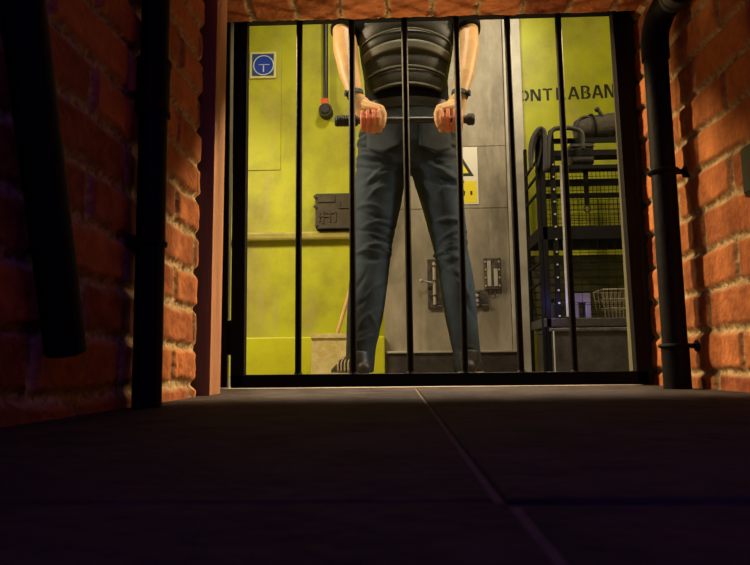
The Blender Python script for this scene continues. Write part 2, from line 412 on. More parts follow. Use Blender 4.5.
# right upright with elbow
rY = 1.36; a = P(677.5, 385, rY); tz = P(654, 44, rY).z; RP = .0245
rp = empty('elbowed_pipe', (a.x, rY, 0), 'black upright pipe with an elbow at its top beside the gate, on the right wall', 'pipe')
bm = bmesh.new(); tube(bm, [(a.x, rY, .001), (a.x, rY, tz)], RP, 28); obj('pipe_tube', bm, PIPEB, rp, autosm=40)
bm = bmesh.new()
el = [(a.x, rY, tz-.035), (a.x, rY, tz), (a.x+.002, rY-.006, tz+.03), (a.x+.008, rY-.03, tz+.058), (a.x+.014, rY-.065, tz+.066), (a.x+.016, rY-.09, tz+.066)]
tube(bm, curve_pts(el, 25), RP*1.16, 28); obj('elbow', bm, PIPEB, rp, autosm=50)
bm = bmesh.new(); e = Vector(el[-1]); tube(bm, [e+Vector((0, .01, 0)), (e.x, e.y-.4, e.z)], RP, 28); obj('pipe_tube', bm, PIPEB, rp, autosm=40)
bm = bmesh.new(); tube(bm, [(e.x, e.y+.012, e.z), (e.x, e.y-.012, e.z)], RP*1.3, 28); tube(bm, [(e.x, e.y+.028, e.z), (e.x, e.y+.016, e.z)], RP*1.25, 28); obj('collar', bm, STEELD, rp, autosm=40)
for yy, k in ((172, 1.0), (346, 1.0)):
    c = (a.x, rY, P(668, yy, rY).z); pipe_clip('pipe_clip', rp, c, RP, XR+.002)
bm = bmesh.new(); zc0 = P(676, 346, rY).z; tube(bm, [(a.x, rY, 0.001), (a.x, rY, zc0-.004)], RP*1.09, 28); obj('socket', bm, PIPEB, rp, autosm=40)
# small box on the right wall at the frame edge
q0, q1 = PX(745, 198, XR-.01), PX(745, 146, XR-.01)
wb = empty('wall_box', (XR, q0.y-.03, q0.z), 'small black box fixed on the right brick wall at the right edge of view', 'electrical box')
bm = bmesh.new(); box(bm, (XR-.012, q0.y-.095, q0.z), (XR+.004, q0.y, q1.z), .004); obj('box_body', bm, BLACK, wb)
bm = bmesh.new(); box(bm, (XR-.015, q0.y-.09, q0.z+.006), (XR-.0115, q0.y-.005, q1.z-.006), .0015); obj('box_lid', bm, BLACK, wb)

# ------------------------------------------------------------------ room shell
BY = 3.55
bm = bmesh.new(); box(bm, (-1.75, BY, 0), (1.75, BY+.1, 2.7)); tag(obj('wall_back', bm, YELLOW), kind='structure')
bm = bmesh.new(); box(bm, (-1.85, 1.62, 0), (-1.75, BY+.1, 2.7)); tag(obj('wall_west', bm, YELLOW), kind='structure')
bm = bmesh.new(); box(bm, (1.75, 1.62, 0), (1.85, BY+.1, 2.7)); tag(obj('wall_east', bm, YELLOW), kind='structure')
bm = bmesh.new(); box(bm, (-1.85, 1.62, 2.7), (1.85, BY+.1, 2.8)); tag(obj('ceiling', bm, PLASTER), kind='structure')
B = lambda x, y, d=0: P(x, y, BY-d)
# grey steel door wall
dx0, dx1 = B(384.5, 300).x, B(511, 300, .03).x
dr = bpy.data.objects.new('door_1', None); C.objects.link(dr); dr.location = (dx0, BY, 0); tag(dr, kind='structure')
ze = [0.0, B(490, 208, .03).z, B(490, 146, .03).z, 2.3]
bm = bmesh.new()
for i in range(3):
    box(bm, (dx0, BY-.03, ze[i]+.0015), (dx1, BY+.001, ze[i+1]-.0015), .0015)
box(bm, (dx0+.001, BY-.026, .01), (dx1-.001, BY+.001, 2.29))
obj('door_leaf', bm, STEEL, dr)
fx1 = B(526.5, 200, .05).x
bm = bmesh.new()
box(bm, (dx1+.003, BY-.042, 0), (dx1+.033, BY+.001, 2.34), .003); box(bm, (dx1+.036, BY-.055, 0), (fx1, BY+.001, 2.34), .004)
box(bm, (dx0, BY-.05, 2.303), (dx1, BY+.001, 2.34), .003)
obj('door_frame', bm, STEELL, dr)
bm = bmesh.new(); sk = B(500, 350, .05).z; box(bm, (dx0+.01, BY-.045, .001), (dx1+.034, BY-.029, sk-.012)); tag(obj('kick_plate', bm, STEELD, dr))
bm = bmesh.new(); box(bm, (dx0+.01, BY-.056, sk-.012), (dx1+.034, BY-.029, sk), .003); obj('kick_edge_lit', bm, STEELL, dr)  # lit top line of the skirting, put in as paler steel
# lock gear on the grey door
def lockplate(name, x0, y0, x1, y1, lab, kind):
    p, q = B(x0, y1, .03), B(x1, y0, .03)
    t = empty(name, (p.x, BY-.03, p.z), lab, 'lock'); Y0 = BY-.03
    if kind == 0:
        bm = bmesh.new(); box(bm, (p.x, Y0-.018, p.z), (q.x, Y0+.001, q.z), .004); obj('lock_case', bm, HASP, t)
        w = q.x-p.x; h = q.z-p.z
        bm = bmesh.new(); box(bm, (p.x+.2*w, Y0-.023, p.z+.1*h), (p.x+.42*w, Y0-.017, q.z-.1*h), .002); box(bm, (p.x+.58*w, Y0-.023, p.z+.1*h), (p.x+.8*w, Y0-.017, q.z-.35*h), .002)
        obj('lock_rib', bm, STEELL, t)
        for k in range(4):
            for s in (.1, .9):
                bm = bmesh.new(); c = Vector((p.x+s*w, Y0-.018, p.z+h*(.12+.25*k))); tube(bm, [c+Vector((0, .001, 0)), c+Vector((0, -.005, 0))], [.006, .004], 10); obj('bolt', bm, STEELL, t, autosm=40)
        bm = bmesh.new(); c = Vector((p.x+.5*w, Y0-.012, p.z-.012)); torus(bm, c, (0, 1, 0), .014, .003, 18, 8); obj('pull_ring', bm, HASP, t, smooth=True)
    else:
        w = q.x-p.x; h = q.z-p.z
        bm = bmesh.new(); box(bm, (p.x, Y0-.008, p.z), (q.x, Y0+.001, q.z), .002); box(bm, (p.x+.0, Y0-.016, p.z-.002), (q.x, Y0+.001, p.z+.012), .002); obj('lock_plate', bm, HASP, t)
        bm = bmesh.new(); tube(bm, [(p.x+.45*w, Y0-.018, p.z+.06*h), (p.x+.45*w, Y0-.018, q.z-.02)], .009, 14); obj('bolt_rod', bm, STEELL, t, autosm=40)
        for k in (.25, .55, .85):
            bm = bmesh.new(); torus(bm, (p.x+.45*w, Y0-.018, p.z+k*h), (0, 0, 1), .012, .004, 16, 8); obj('keeper', bm, HASP, t, smooth=True)
        bm = bmesh.new(); z = p.z+.5*h; tube(bm, [(p.x+.45*w, Y0-.02, z), (p.x-.035, Y0-.04, z+.01)], [.006, .005], 10); ball(bm, (p.x-.035, Y0-.04, z+.01), .011); obj('bolt_handle', bm, STEELL, t, autosm=50)
    return t
lockplate('lock_case', 484, 258, 500, 290, 'grey riveted lock case on the steel door, right of the person', 0)
lockplate('door_bolt', 428, 259, 442, 308, 'upright sliding bolt on the steel door, seen between the legs', 1)
lockplate('door_bolt', 468, 290, 488, 307, 'low bolt plate on the steel door half behind the right leg', 2)

# warning sign
p, q = B(438, 205, .032), B(477, 147, .032); Y0 = BY-.0315
ws = empty('warning_sign', (p.x, Y0, p.z), 'white and yellow warning sign on the grey steel door beside the right thigh', 'sign')
bm = bmesh.new(); box(bm, (p.x, Y0-.003, p.z), (q.x, Y0+.001, q.z), .001); obj('sign_plate', bm, WHITE, ws)
zm = B(470, 181, .035).z
bm = bmesh.new(); box(bm, (p.x+.008, Y0-.0042, p.z+.008), (q.x-.008, Y0-.0028, zm)); obj('yellow_panel', bm, SIGNY, ws)
bm = bmesh.new(); cx = (p.x+q.x)/2; r0 = q.x-.022-cx; z0 = B(470, 176, .035).z
tri = lambda r, y, zz: [Vector((cx-r, y, zz)), Vector((cx+r, y, zz)), Vector((cx, y, zz+r*1.73))]
prism(bm, tri(r0, Y0-.0042, z0), (0, .0015, 0)); obj('triangle_border', bm, INK, ws)
bm = bmesh.new(); prism(bm, tri(r0*.68, Y0-.0052, z0+r0*.18), (0, .0015, 0)); obj('triangle_fill', bm, SIGNY, ws)
for (fx, fz, fw, fh) in ((.3, .36, .12, .1), (.36, .2, .1, .12), (.8, .16, .05, .07), (.45, .3, .16, .05)):
    x = p.x+(q.x-p.x)*fx; z = p.z+(q.z-p.z)*fz
    bm = bmesh.new(); box(bm, (x, Y0-.0052, z), (x+(q.x-p.x)*fw, Y0-.004, z+(q.z-p.z)*fh), .0004)
    obj('print_mark', bm, INK, ws)

# blue round sign
p, q = B(249.5, 78, .02), B(276, 51, .02); Y0 = BY-.001
bs = empty('blue_sign', (p.x, Y0, p.z), 'small square blue sign with a white ring, upper left on the yellow wall', 'sign')
bm = bmesh.new(); box(bm, (p.x, Y0-.014, p.z), (q.x, Y0+.002, q.z), .003); obj('sign_frame', bm, PYEL, bs)
bm = bmesh.new(); e = .013; box(bm, (p.x+e, Y0-.016, p.z+e), (q.x-e, Y0-.012, q.z-e)); obj('sign_face', bm, SIGND, bs)
cx, cz = (p.x+q.x)/2+.004, (p.z+q.z)/2-.004; R = (q.x-p.x)/2-.018
bm = bmesh.new(); tube(bm, [(cx, Y0-.0165, cz), (cx, Y0-.0175, cz)], R, 40); obj('blue_disc', bm, SIGNB, bs)
bm = bmesh.new(); torus(bm, (cx, Y0-.017, cz), (0, 1, 0), R, .0035, 40, 6); obj('white_ring', bm, SIGNW, bs)
bm = bmesh.new(); box(bm, (cx-.003, Y0-.0185, cz-R*.7), (cx+.003, Y0-.017, cz-.002)); box(bm, (cx-R*.5, Y0-.0185, cz+.002), (cx+R*.6, Y0-.017, cz+.005)); obj('white_pictogram', bm, SIGNW, bs)

# yellow panel joints (cover strips) on the wall around the sign
bm = bmesh.new()
a0, a1 = B(280, 170), B(281.5, 47)
box(bm, (-1.2, BY-.004, a0.z), (a1.x, BY+.001, a1.z), .0015)
tag(obj('trim_4', bm, YELLOW), kind='structure')
# horizontal ledge and the plinth below
bm = bmesh.new(); r0, r1 = B(300, 240, .03), B(300, 231.5, .03)
box(bm, (-1.74, BY-.035, r0.z), (dx0, BY+.001, r1.z), .012); tag(obj('trim_5', bm, LEDGE), kind='structure')
bm = bmesh.new(); r1 = B(300, 337, .07); box(bm, (-1.74, BY-.07, 0), (dx0-.001, BY+.001, r1.z), .006); tag(obj('baseboard_back', bm, YELLOWB), kind='structure')

# bronze plate box
p, q = B(315, 229, .05), B(362, 192.5, .05); Y0 = BY-.001
bp = empty('control_box', (p.x, Y0, p.z), 'dark bronze box with raised pattern on the yellow wall, left of the person', 'electrical box')
bm = bmesh.new(); box(bm, (p.x, Y0-.05, p.z+.006), (q.x, Y0+.002, q.z), .006); obj('box_body', bm, BRONZE, bp)
bm = bmesh.new(); box(bm, (p.x+.004, Y0-.054, p.z), (q.x, Y0+.002, p.z+.012), .003); obj('bottom_lip', bm, STEELD, bp)
bm = bmesh.new(); w = q.x-p.x; h = q.z-p.z; yy = Y0-.05
def strip(x0, z0, x1, z1): box(bm, (p.x+w*x0, yy-.005, p.z+h*z0), (p.x+w*x1, yy+.001, p.z+h*z1), .0012)
for s in ((.08, .2, .11, .45), (.16, .15, .19, .5), (.08, .32, .3, .36), (.3, .18, .33, .42), (.22, .42, .45, .46), (.42, .18, .45, .46), (.06, .74, .4, .78), (.4, .74, .43, .95), (.5, .58, .53, .8), (.5, .56, .72, .6)): strip(*s)
obj('raised_pattern', bm, BRONZE, bp)
for (fx, fz) in ((.0, .9), (.03, .1), (.0, .62)):
    bm = bmesh.new(); c = Vector((p.x+w*fx, yy+.01, p.z+h*fz)); tube(bm, [c, c+Vector((0, -.02, 0))], .008, 12); obj('screw', bm, STEELD, bp, autosm=40)

# conduit with round box
c0 = P(325.5, 110, 3.50)
cd = empty('conduit', c0, 'black conduit dropping from above to a round dark box with a red label', 'conduit')
bm = bmesh.new(); tube(bm, [(c0.x, 3.515, c0.z+.02), (c0.x, 3.515, 2.69)], .0135, 16); obj('conduit_tube', bm, BLACK, cd, autosm=40)
bm = bmesh.new(); tube(bm, [(c0.x, 3.548, c0.z), (c0.x, 3.49, c0.z)], [.039, .036], 28); tube(bm, [(c0.x, 3.49, c0.z), (c0.x, 3.482, c0.z)], [.026, .022], 24); obj('round_box', bm, RUBBER, cd, autosm=40)
c1 = P(324.5, 101.5, 3.49)
bm = bmesh.new(); box(bm, (c1.x-.021, 3.494, c1.z-.018), (c1.x+.019, 3.53, c1.z+.022), .003); obj('red_label', bm, REDL, cd)
bm = bmesh.new(); box(bm, (c1.x-.021, 3.491, c1.z-.024), (c1.x+.016, 3.5, c1.z-.014), .002); obj('white_tag', bm, WHITE, cd)

# board + pole leaning in the corner
p, q = P(311, 376, 3.28), P(353, 334, 3.28)
bd = empty('storage_crate', (p.x, 3.28, 0), 'pale weathered wooden crate on the floor behind the left leg', 'crate')
bm = bmesh.new(); box(bm, (p.x, 3.28, .002), (q.x, 3.36, q.z), .003); obj('crate_body', bm, BOARD, bd)
bm = bmesh.new(); box(bm, (p.x-.002, 3.273, q.z-.02), (q.x+.002, 3.363, q.z+.003), .002); obj('crate_rim', bm, BOARD, bd)
b0 = P(337, 335, 3.42); b1 = P(347.5, 300, 3.43)
d = (b1-b0).normalized()
pl = empty('broom', b0, 'broom with a thin wooden handle leaning upright behind the crate, beside the left leg', 'broom')
e0 = b0-d*((b0.z-.09)/d.z); e1 = b0+d*1.0; e1.y = 3.44; e0.y = 3.415
bm = bmesh.new(); tube(bm, [e0, e1], .0105, 14); obj('broom_handle', bm, WOOD, pl, autosm=40)
bm = bmesh.new(); box(bm, (e0.x-.075, e0.y-.018, e0.z-.03), (e0.x+.075, e0.y+.018, e0.z+.012), .006); obj('broom_head', bm, WOODD, pl)
bm = bmesh.new()
for i in range(22):
    for j in range(3):
        x = e0.x-.07+.14*i/21; y = e0.y-.012+.012*j
        tube(bm, [(x, y, e0.z-.026), (x+(x-e0.x)*.2+random.uniform(-.004, .004), y+random.uniform(-.006, .006), .002)], [.003, .002], 5)
obj('bristles', bm, RUBBER, pl)

# stencilled lettering
def letter(ch, cx, cz, w, h, y):
    s = w*.27; gp = h*.05
    bm = bmesh.new()
    def bar(x0, z0, x1, z1, t=s):
        a = Vector((cx+(x0-.5)*w, y, cz+(z0-.5)*h)); b = Vector((cx+(x1-.5)*w, y, cz+(z1-.5)*h))
        d = (b-a).normalized(); n = Vector((-d.z, 0, d.x))*t/2
        prism(bm, [a-n, a+n, b+n, b-n], (0, .0015, 0))
    def arc(x, z, rx, rz, a0, a1, t=s, n=14):
        ro = []; ri = []
        for k in range(n+1):
            a = math.radians(a0+(a1-a0)*k/n); c_, s_ = math.cos(a), math.sin(a)
            X = cx+(x-.5)*w; Z = cz+(z-.5)*h
            ro.append(Vector((X+rx*w*c_, y, Z+rz*h*s_))); ri.append(Vector((X+(rx*w-t)*c_, y, Z+(rz*h-t)*s_)))
        for k in range(n): prism(bm, [ro[k], ro[k+1], ri[k+1], ri[k]], (0, .0015, 0))
    if ch == 'O': arc(.5, .5, .55, .5, -80, 80); arc(.5, .5, .55, .5, 100, 260)
    if ch == 'N': bar(.08, 0, .08, 1); bar(.92, 0, .92, 1); bar(.2, .95, .8, .05)
    if ch == 'T': bar(.5, 0, .5, .84); bar(-.02, .92, .4, .92, h*.16); bar(.6, .92, 1.02, .92, h*.16); bar(.4, .9, .6, .9, h*.1)
    if ch == 'R': bar(.1, 0, .1, 1); arc(.5, .73, .45, .27, -90, 90); bar(.22, .93, .5, .93, h*.13); bar(.28, .5, .5, .5, h*.12); bar(.5, .42, .92, .0)
    if ch == 'A': bar(.0, 0, .45, .98); bar(1.0, 0, .55, .98); bar(.3, .3, .7, .3, h*.14)
    if ch == 'B': bar(.1, 0, .1, 1); arc(.5, .74, .42, .26, -80, 90); arc(.52, .27, .46, .27, -90, 80); bar(.24, .94, .5, .94, h*.12); bar(.24, .06, .5, .06, h*.12); bar(.3, .5, .5, .5, h*.1)
    if ch == 'D': bar(.1, 0, .1, 1); arc(.4, .5, .58, .5, -85, 85); bar(.24, .93, .42, .93, h*.13); bar(.24, .07, .42, .07, h*.13)
    return bm
lp0, lp1 = B(523.5, 96), B(608.5, 90.5)
lt = empty('wall_lettering', (lp0.x, BY, lp0.z), 'black stencilled capital letters painted on the yellow wall above the cage', 'lettering')
seq = 'ONTRABAND'; pos = [523.3, 535.6, 547.6, 561, 573.5, 586, 597.5, 609.5, 622]
for ch, px in zip(seq, pos):
    t_ = (px-523.5)/85; c = B(px, 95.8-4.8*t_); hh = (12.6+2.4*t_)/188.
    if ch == 'O': c.x += .004
    o = obj('letter', letter(ch, c.x, c.z, 9.6/188., hh, BY-.0012), INK, lt)

# ------------------------------------------------------------------ storage cage
CY0, CY1 = 3.09, 3.38
cz = lambda y, Y=CY0: P(580, y, Y).z
cx_ = lambda x, Y=CY0: P(x, 250, Y).x
cage = empty('storage_cage', (cx_(585), CY0, 0), 'black steel wire cage shelving against the yellow wall under the lettering', 'cage')
x0, x1 = cx_(540), cx_(650)
zt = cz(130)
posts = [(cx_(545.5), CY0, CAGEB, .012), (cx_(556), CY0, CAGEB, .011), (x1, CY0, CAGEB, .011), (cx_(556)+.02, CY1, CAGEB, .011), (x1, CY1, CAGEB, .011)]
for (x, y, m, r) in posts:
    bm = bmesh.new(); box(bm, (x-r, y-r, .0), (x+r, y+r, zt), .002); obj('post', bm, m, cage)
xp = cx_(566); bm = bmesh.new(); box(bm, (xp-.014, CY0-.02, cz(317)), (xp+.014, CY0-.004, cz(166)), .003); tag(obj('pale_post', bm, STEELL, cage), 'pale grey upright strip')
# bright locking pins up the posts
for k in range(13):
    z = cz(316)+k*(cz(165)-cz(316))/12
    bm = bmesh.new(); tube(bm, [(cx_(556), CY0-.018, z), (cx_(556), CY0-.008, z)], .0045, 8); obj('pin', bm, STEELL, cage)
# shelves
def shelf(y0, y1, m=CAGEB, nm='shelf', front=None):
    bm = bmesh.new(); box(bm, (x0, (front or CY0-.012), cz(y1)), (x1+.02, CY1, cz(y0)), .004); return obj(nm, bm, m, cage)
shelf(226, 240); shelf(318, 327, STEELD)
# rails across the front and back at the top
for (y0, y1, yy) in ((138, 143, CY0), (150, 156, CY0), (165, 169, CY0), (139, 143, CY1), (155, 160, CY1), (168, 171.5, CY1), (179, 186, CY1), (193, 198, CY1)):
    za, zb = P(590, y1, yy).z, P(590, y0, yy).z
    bm = bmesh.new(); box(bm, (x0 if yy == CY0 else cx_(552), yy-.006, za), (x1+.02, yy+.006, zb), .0015); obj('rail', bm, CAGEB, cage)
# side ladder, left end
for y in (160, 175, 192, 262, 282):
    z = cz(y); bm = bmesh.new(); box(bm, (x0-.004, CY0-.012, z-.006), (x0+.006, CY1, z+.006), .0015); obj('side_rail', bm, CAGEB, cage)
bm = bmesh.new(); box(bm, (x0-.004, CY0-.01, .0), (x0+.012, CY0+.012, zt), .002); obj('post', bm, CAGEB, cage)
bm = bmesh.new(); box(bm, (x0-.004, CY1-.02, .0), (x0+.012, CY1, zt), .002); obj('post', bm, CAGEB, cage)
# wire mesh: back panel (upper) and front panel
def wires(nm, xa, xb, za, zb, y, nx, nz, r=.0016, m=CAGEB):
    bm = bmesh.new()
    for i in range(nx+1):
        x = xa+(xb-xa)*i/nx; tube(bm, [(x, y, za), (x, y, zb)], r, 5)
    for j in range(nz+1):
        z = za+(zb-za)*j/nz; tube(bm, [(xa, y-.002, z), (xb, y-.002, z)], r, 5)
    return obj(nm, bm, m, cage)
wires('front_mesh', cx_(571), x1, cz(226), cz(200), CY0-.004, 8, 5)
wires('back_mesh', cx_(553), x1, P(590, 228, CY1).z, P(590, 172, CY1).z, CY1-.004, 22, 12)
wires('side_front_mesh', x0, cx_(545), cz(232), cz(160), CY0-.004, 2, 14)
# lower back panel, dark slatted
bm = bmesh.new(); zA, zB = P(590, 322, CY1).z, P(590, 255, CY1).z
n = 9
for k in range(n):
    a_ = zA+(zB-zA)*k/n; b_ = a_+(zB-zA)/n*.9
    box(bm, (x0+.01, CY1-.01, a_), (x1+.02, CY1, b_), .003)
box(bm, (x0+.01, CY1-.004, zA), (x1+.02, CY1+.002, zB)); obj('back_panel', bm, OLIVE, cage)
wires('lower_mesh', cx_(571), x1, cz(318), cz(240), CY0-.004, 9, 6, .0012)
# bottom cabinet
bm = bmesh.new(); box(bm, (cx_(547), CY0-.02, .002), (x1+.02, CY1, cz(330)), .006); obj('bottom_cabinet', bm, STEELD, cage)
bm = bmesh.new(); box(bm, (cx_(545), CY0-.03, cz(331.5)), (x1+.025, CY1, cz(328)), .003); obj('cabinet_top', bm, HASP, cage)
bm = bmesh.new(); tube(bm, [(cx_(548.5), CY0-.03, .004), (cx_(548.5), CY0-.03, cz(331))], .0035, 8); obj('edge_strip', bm, STEELL, cage)

# things on and in the cage
bg = empty('gear_bag', P(597, 130, 3.19), 'grey rolled canvas bag lying on top of the cage', 'bag')
ra = P(575, 131, 3.21); rb = P(640, 124, 3.21)
bm = bmesh.new(); pts = [ra+(rb-ra)*t for t in (0, .06, .2, .4, .6, .8, .94, 1)]
tube(bm, pts, [.045, .058, .064, .068, .070, .068, .06, .045], 24, round_end=False)
me = remeshed(bm, .008, 2); co = arr(me); nn = nor(me)
co += nn*(.009*(fbm(co[:, 0:1]*40, co[:, 2:3]*30, 4)-.5)); put(me, co); link('bag_body', me, CANVAS, bg, True)
for t in (.25, .7):
    c = ra+(rb-ra)*t; bm = bmesh.new(); torus(bm, c, rb-ra, .071, .006, 28, 8); obj('bag_strap', bm, CAGEB, bg, smooth=True)
bm = bmesh.new(); c = P(584, 122, 3.19); tube(bm, curve_pts([P(575, 128, 3.17), P(580, 119, 3.17), P(588, 117, 3.17), P(592, 123, 3.17)], 18), .008, 10); obj('bag_handle', bm, RUBBER, bg, smooth=True)
bm = bmesh.new(); tube(bm, [P(605, 119, 3.16), P(597.5, 109.5, 3.16)], .009, 12); ball(bm, P(597, 109.5, 3.16), .013); obj('bag_toggle', bm, RUBBER, bg, autosm=50)
bx = empty('strongbox', P(577, 160, 3.24), 'small black box under the canvas bag on the cage rails', 'box')
pa, pb = P(572, 164, 3.13), P(593, 142, 3.13)
bm = bmesh.new(); box(bm, (pa.x, 3.125, pa.z), (pb.x, 3.29, pb.z), .005); obj('box_body', bm, RUBBER, bx)
bm = bmesh.new(); box(bm, (pa.x-.003, 3.12, pb.z-.025), (pb.x+.003, 3.293, pb.z-.018), .002); obj('box_seam', bm, STEELD, bx)
bm = bmesh.new(); box(bm, (pa.x+.03, 3.116, pb.z-.05), (pa.x+.045, 3.128, pb.z-.03), .002); obj('box_latch', bm, STEELL, bx)
st = empty('hanging_strap', P(584, 195, 3.34), 'black strap hanging down inside the cage below the black box', 'strap')
bm = bmesh.new(); sa, sb = P(584, 164, 3.22), P(586, 213, 3.22); box(bm, (sa.x-.012, 3.2, sb.z+.03), (sa.x+.012, 3.206, sa.z+.01), .002); obj('strap_band', bm, CAGEB, st)
bm = bmesh.new(); torus(bm, (sa.x, 3.203, sb.z+.018), (0, 1, 0), .016, .004, 20, 8); obj('strap_ring', bm, STEELD, st, smooth=True)
# hose loops at left of the cage top
for i, (pp, lab) in enumerate((
    ([(531, 168), (530.5, 150), (533, 138), (539, 129), (544, 131), (545, 142), (545, 170)], 'black cable looped over the left end of the cage, taller loop'),
    ([(548, 168), (549, 140), (553, 130), (563, 128), (575, 129), (582, 134), (583, 148)], 'black cable bowed over the cage posts beside the canvas bag'))):
    bm = bmesh.new(); tube(bm, curve_pts([P(x, y, 3.05) for x, y in pp], 36), .0105 if i == 0 else .011, 12, round_end=True)
    tag(obj('cable_loop', bm, RUBBER, smooth=True), lab, 'cable', 'cables looped on the cage')
bm = bmesh.new(); tube(bm, curve_pts([P(x, y, 3.07) for x, y in [(532, 160), (534, 145), (540, 136), (541, 150), (538, 166)]], 28), .007, 10, round_end=True)
tag(obj('cable_loop', bm, RUBBER, smooth=True), 'thin black cable inside the taller loop at the cage left end', 'cable', 'cables looped on the cage')
# violet frame, wire basket, small bottle
pa, pb = P(574, 317, 3.22), P(589, 291, 3.22); zs = cz(318, CY0)+.001
vf = empty('violet_frame', (pa.x, 3.22, zs), 'pale violet upright frame standing on the lower cage shelf', 'frame')
bm = bmesh.new(); h_ = pb.z-pa.z
box(bm, (pa.x, 3.2, zs), (pa.x+.02, 3.26, zs+h_), .003); obj('frame_side', bm, PURPLE, vf)
bm = bmesh.new(); box(bm, (pb.x-.024, 3.2, zs), (pb.x, 3.26, zs+h_), .003); obj('frame_side', bm, PURPLE, vf)
bm = bmesh.new(); box(bm, (pa.x, 3.198, zs+h_-.045), (pb.x, 3.262, zs+h_), .003); obj('frame_top', bm, PURPLE, vf)
pa, pb = P(605, 314, 3.19), P(624, 281, 3.19)
wbk = empty('wire_basket', (pa.x, 3.19, zs), 'cream wire basket standing on the lower cage shelf', 'basket')
bm = bmesh.new()
for j in range(4):
    z = zs+.004+j*.045; s = 1+.08*j
    c = Vector(((pa.x+pb.x)/2, 3.24, z)); hw = (pb.x-pa.x)/2*s; hd = .06*s
    cr = [c+Vector((-hw, -hd, 0)), c+Vector((hw, -hd, 0)), c+Vector((hw, hd, 0)), c+Vector((-hw, hd, 0))]
    for k in range(4): tube(bm, [cr[k], cr[(k+1) % 4]], .0024 if j < 3 else .004, 6)
obj('basket_hoop', bm, CREAM, wbk)
for k in range(7):
    for sy in (-1, 1):
        bm = bmesh.new(); t_ = -1+2*k/6; c0_ = Vector(((pa.x+pb.x)/2+t_*(pb.x-pa.x)/2, 3.24+sy*.06, zs+.002)); c1_ = Vector(((pa.x+pb.x)/2+t_*(pb.x-pa.x)/2*1.24, 3.24+sy*.06*1.24, zs+.139)); tube(bm, [c0_, c1_], .002, 6); obj('basket_wire', bm, CREAM, wbk)

for k, (px, hh, m, lab) in enumerate(((545.5, .13, PURPLE, 'violet bottle at the left end of the lower cage shelf'), (552.5, .10, RUBBER, 'short black bottle between cage posts on the lower shelf'))):
    c = P(px, 310, 3.2); t = empty('bottle', (c.x, 3.2, zs), lab, 'bottle', 'bottles on the lower cage shelf')
    bm = bmesh.new(); tube(bm, [(c.x, 3.2, zs), (c.x, 3.2, zs+hh*.7), (c.x, 3.2, zs+hh*.82)], [.02, .02, .009], 18); obj('bottle_body', bm, m, t, autosm=40)
    bm = bmesh.new(); tube(bm, [(c.x, 3.2, zs+hh*.82), (c.x, 3.2, zs+hh)], .010, 14); obj('bottle_cap', bm, CAGEB, t, autosm=40)

# ------------------------------------------------------------------ person (seen from behind)
PY = 2.67
S = lambda px: px/ (F/PY) / 1.0          # pixel width -> metres at PY (approx.)
def Q(x, y, Y=PY): return P(x, y, Y)
per = empty('person', (Q(408, 370).x, PY, 0), 'person seen from behind in black vest and blue jeans, gripping a baton behind the back', 'person')
CX = Q(406, 60).x
legs = {'L': [(382, 166, 27, .105), (378, 205, 23.5, .092), (374.5, 232, 20.8, .08), (373, 250, 19, .074), (368, 285, 19.5, .078), (365, 315, 18.2, .072), (361, 348, 15, .060), (360, 368, 14.2, .058), (360.5, 374, 13.5, .056)],
        'R': [(436, 166, 27, .105), (443, 205, 21.5, .092), (448, 232, 19, .08), (451, 250, 17, .074), (457.5, 285, 17.2, .076), (461, 315, 16.2, .070), (466, 348, 14, .058), (468, 368, 14, .058), (468.5, 374, 13, .056)]}
def leg_tube(bm, key, k=1.0, n=None):
    L = legs[key][:n] if n else legs[key]
    pts = [Q(x, y) for x, y, w, d in L]; rad = [(S(w)*k, d*k) for x, y, w, d in L]
    up = pts[0]+Vector((0, 0, .05))
    tube(bm, [up]+pts, [(rad[0][0]*.9, rad[0][1])]+rad, 28)
def QV(py): return P(406, py, PY-.135).z
def zof(py): return Q(406, py).z
# torso outline: (py, half width px, depth)
tors = [(170, 44, .10), (150, 53.5, .125), (132, 51.5, .128), (112, 47, .118), (96, 43.5, .11), (78, 44, .112), (58, 47.5, .118), (38, 51, .122), (20, 53, .122)]
tcx = {170: 408.5, 150: 408.5, 132: 408.5, 112: 407, 96: 406.5}
def torso_tube(bm, k=1.0, lo=None, hi=None, top=True):
    pts = []; rad = []
    for py, w, d in tors:
        if lo and py > lo: continue
        if hi and py < hi: continue
        pts.append(Q(tcx.get(py, 406), py)); rad.append((S(w)*k, d*k))
    if top:
        for z, w, d in ((1.50, .205, .115), (1.555, .185, .10), (1.60, .10, .08), (1.625, .07, .07)):
            pts.append(Vector((CX, PY, z))); rad.append((w*k, d*k))
    tube(bm, pts, rad, 32)
SHX = .205; SHZ = 1.53
arms = {'L': dict(el=Q(343.5, 30, 2.63), er=.046, mid=Q(345.8, 50, 2.60), mr=.052, m2=Q(350, 74, 2.55), m2r=.043, wr=Q(355.5, 97, 2.51), wrr=.028),
        'R': dict(el=Q(467.5, 28, 2.63), er=.044, mid=Q(467.5, 48, 2.60), mr=.048, m2=Q(463.8, 76, 2.55), m2r=.041, wr=Q(459.5, 97, 2.51), wrr=.028)}
BATZ_L, BATZ_R = Q(360, 120.5, 2.47).z, Q(450, 119.5, 2.47).z
bat0, bat1 = Q(335, 121, 2.47), Q(474.5, 119.3, 2.47)
def arm_tube(bm, s):
    A = arms[s]; sg = -1 if s == 'L' else 1
    sh = Vector((CX+sg*SHX, PY, SHZ))
    tube(bm, [sh, (sh+A['el'])/2+Vector((sg*.01, 0, 0)), A['el']], [.062, .056, A['er']], 20, round_end=True)
    tube(bm, [A['el'], A['mid'], A['m2'], A['wr']], [A['er'], A['mr'], A['m2r'], (A['wrr'], .022)], 20, round_end=True)
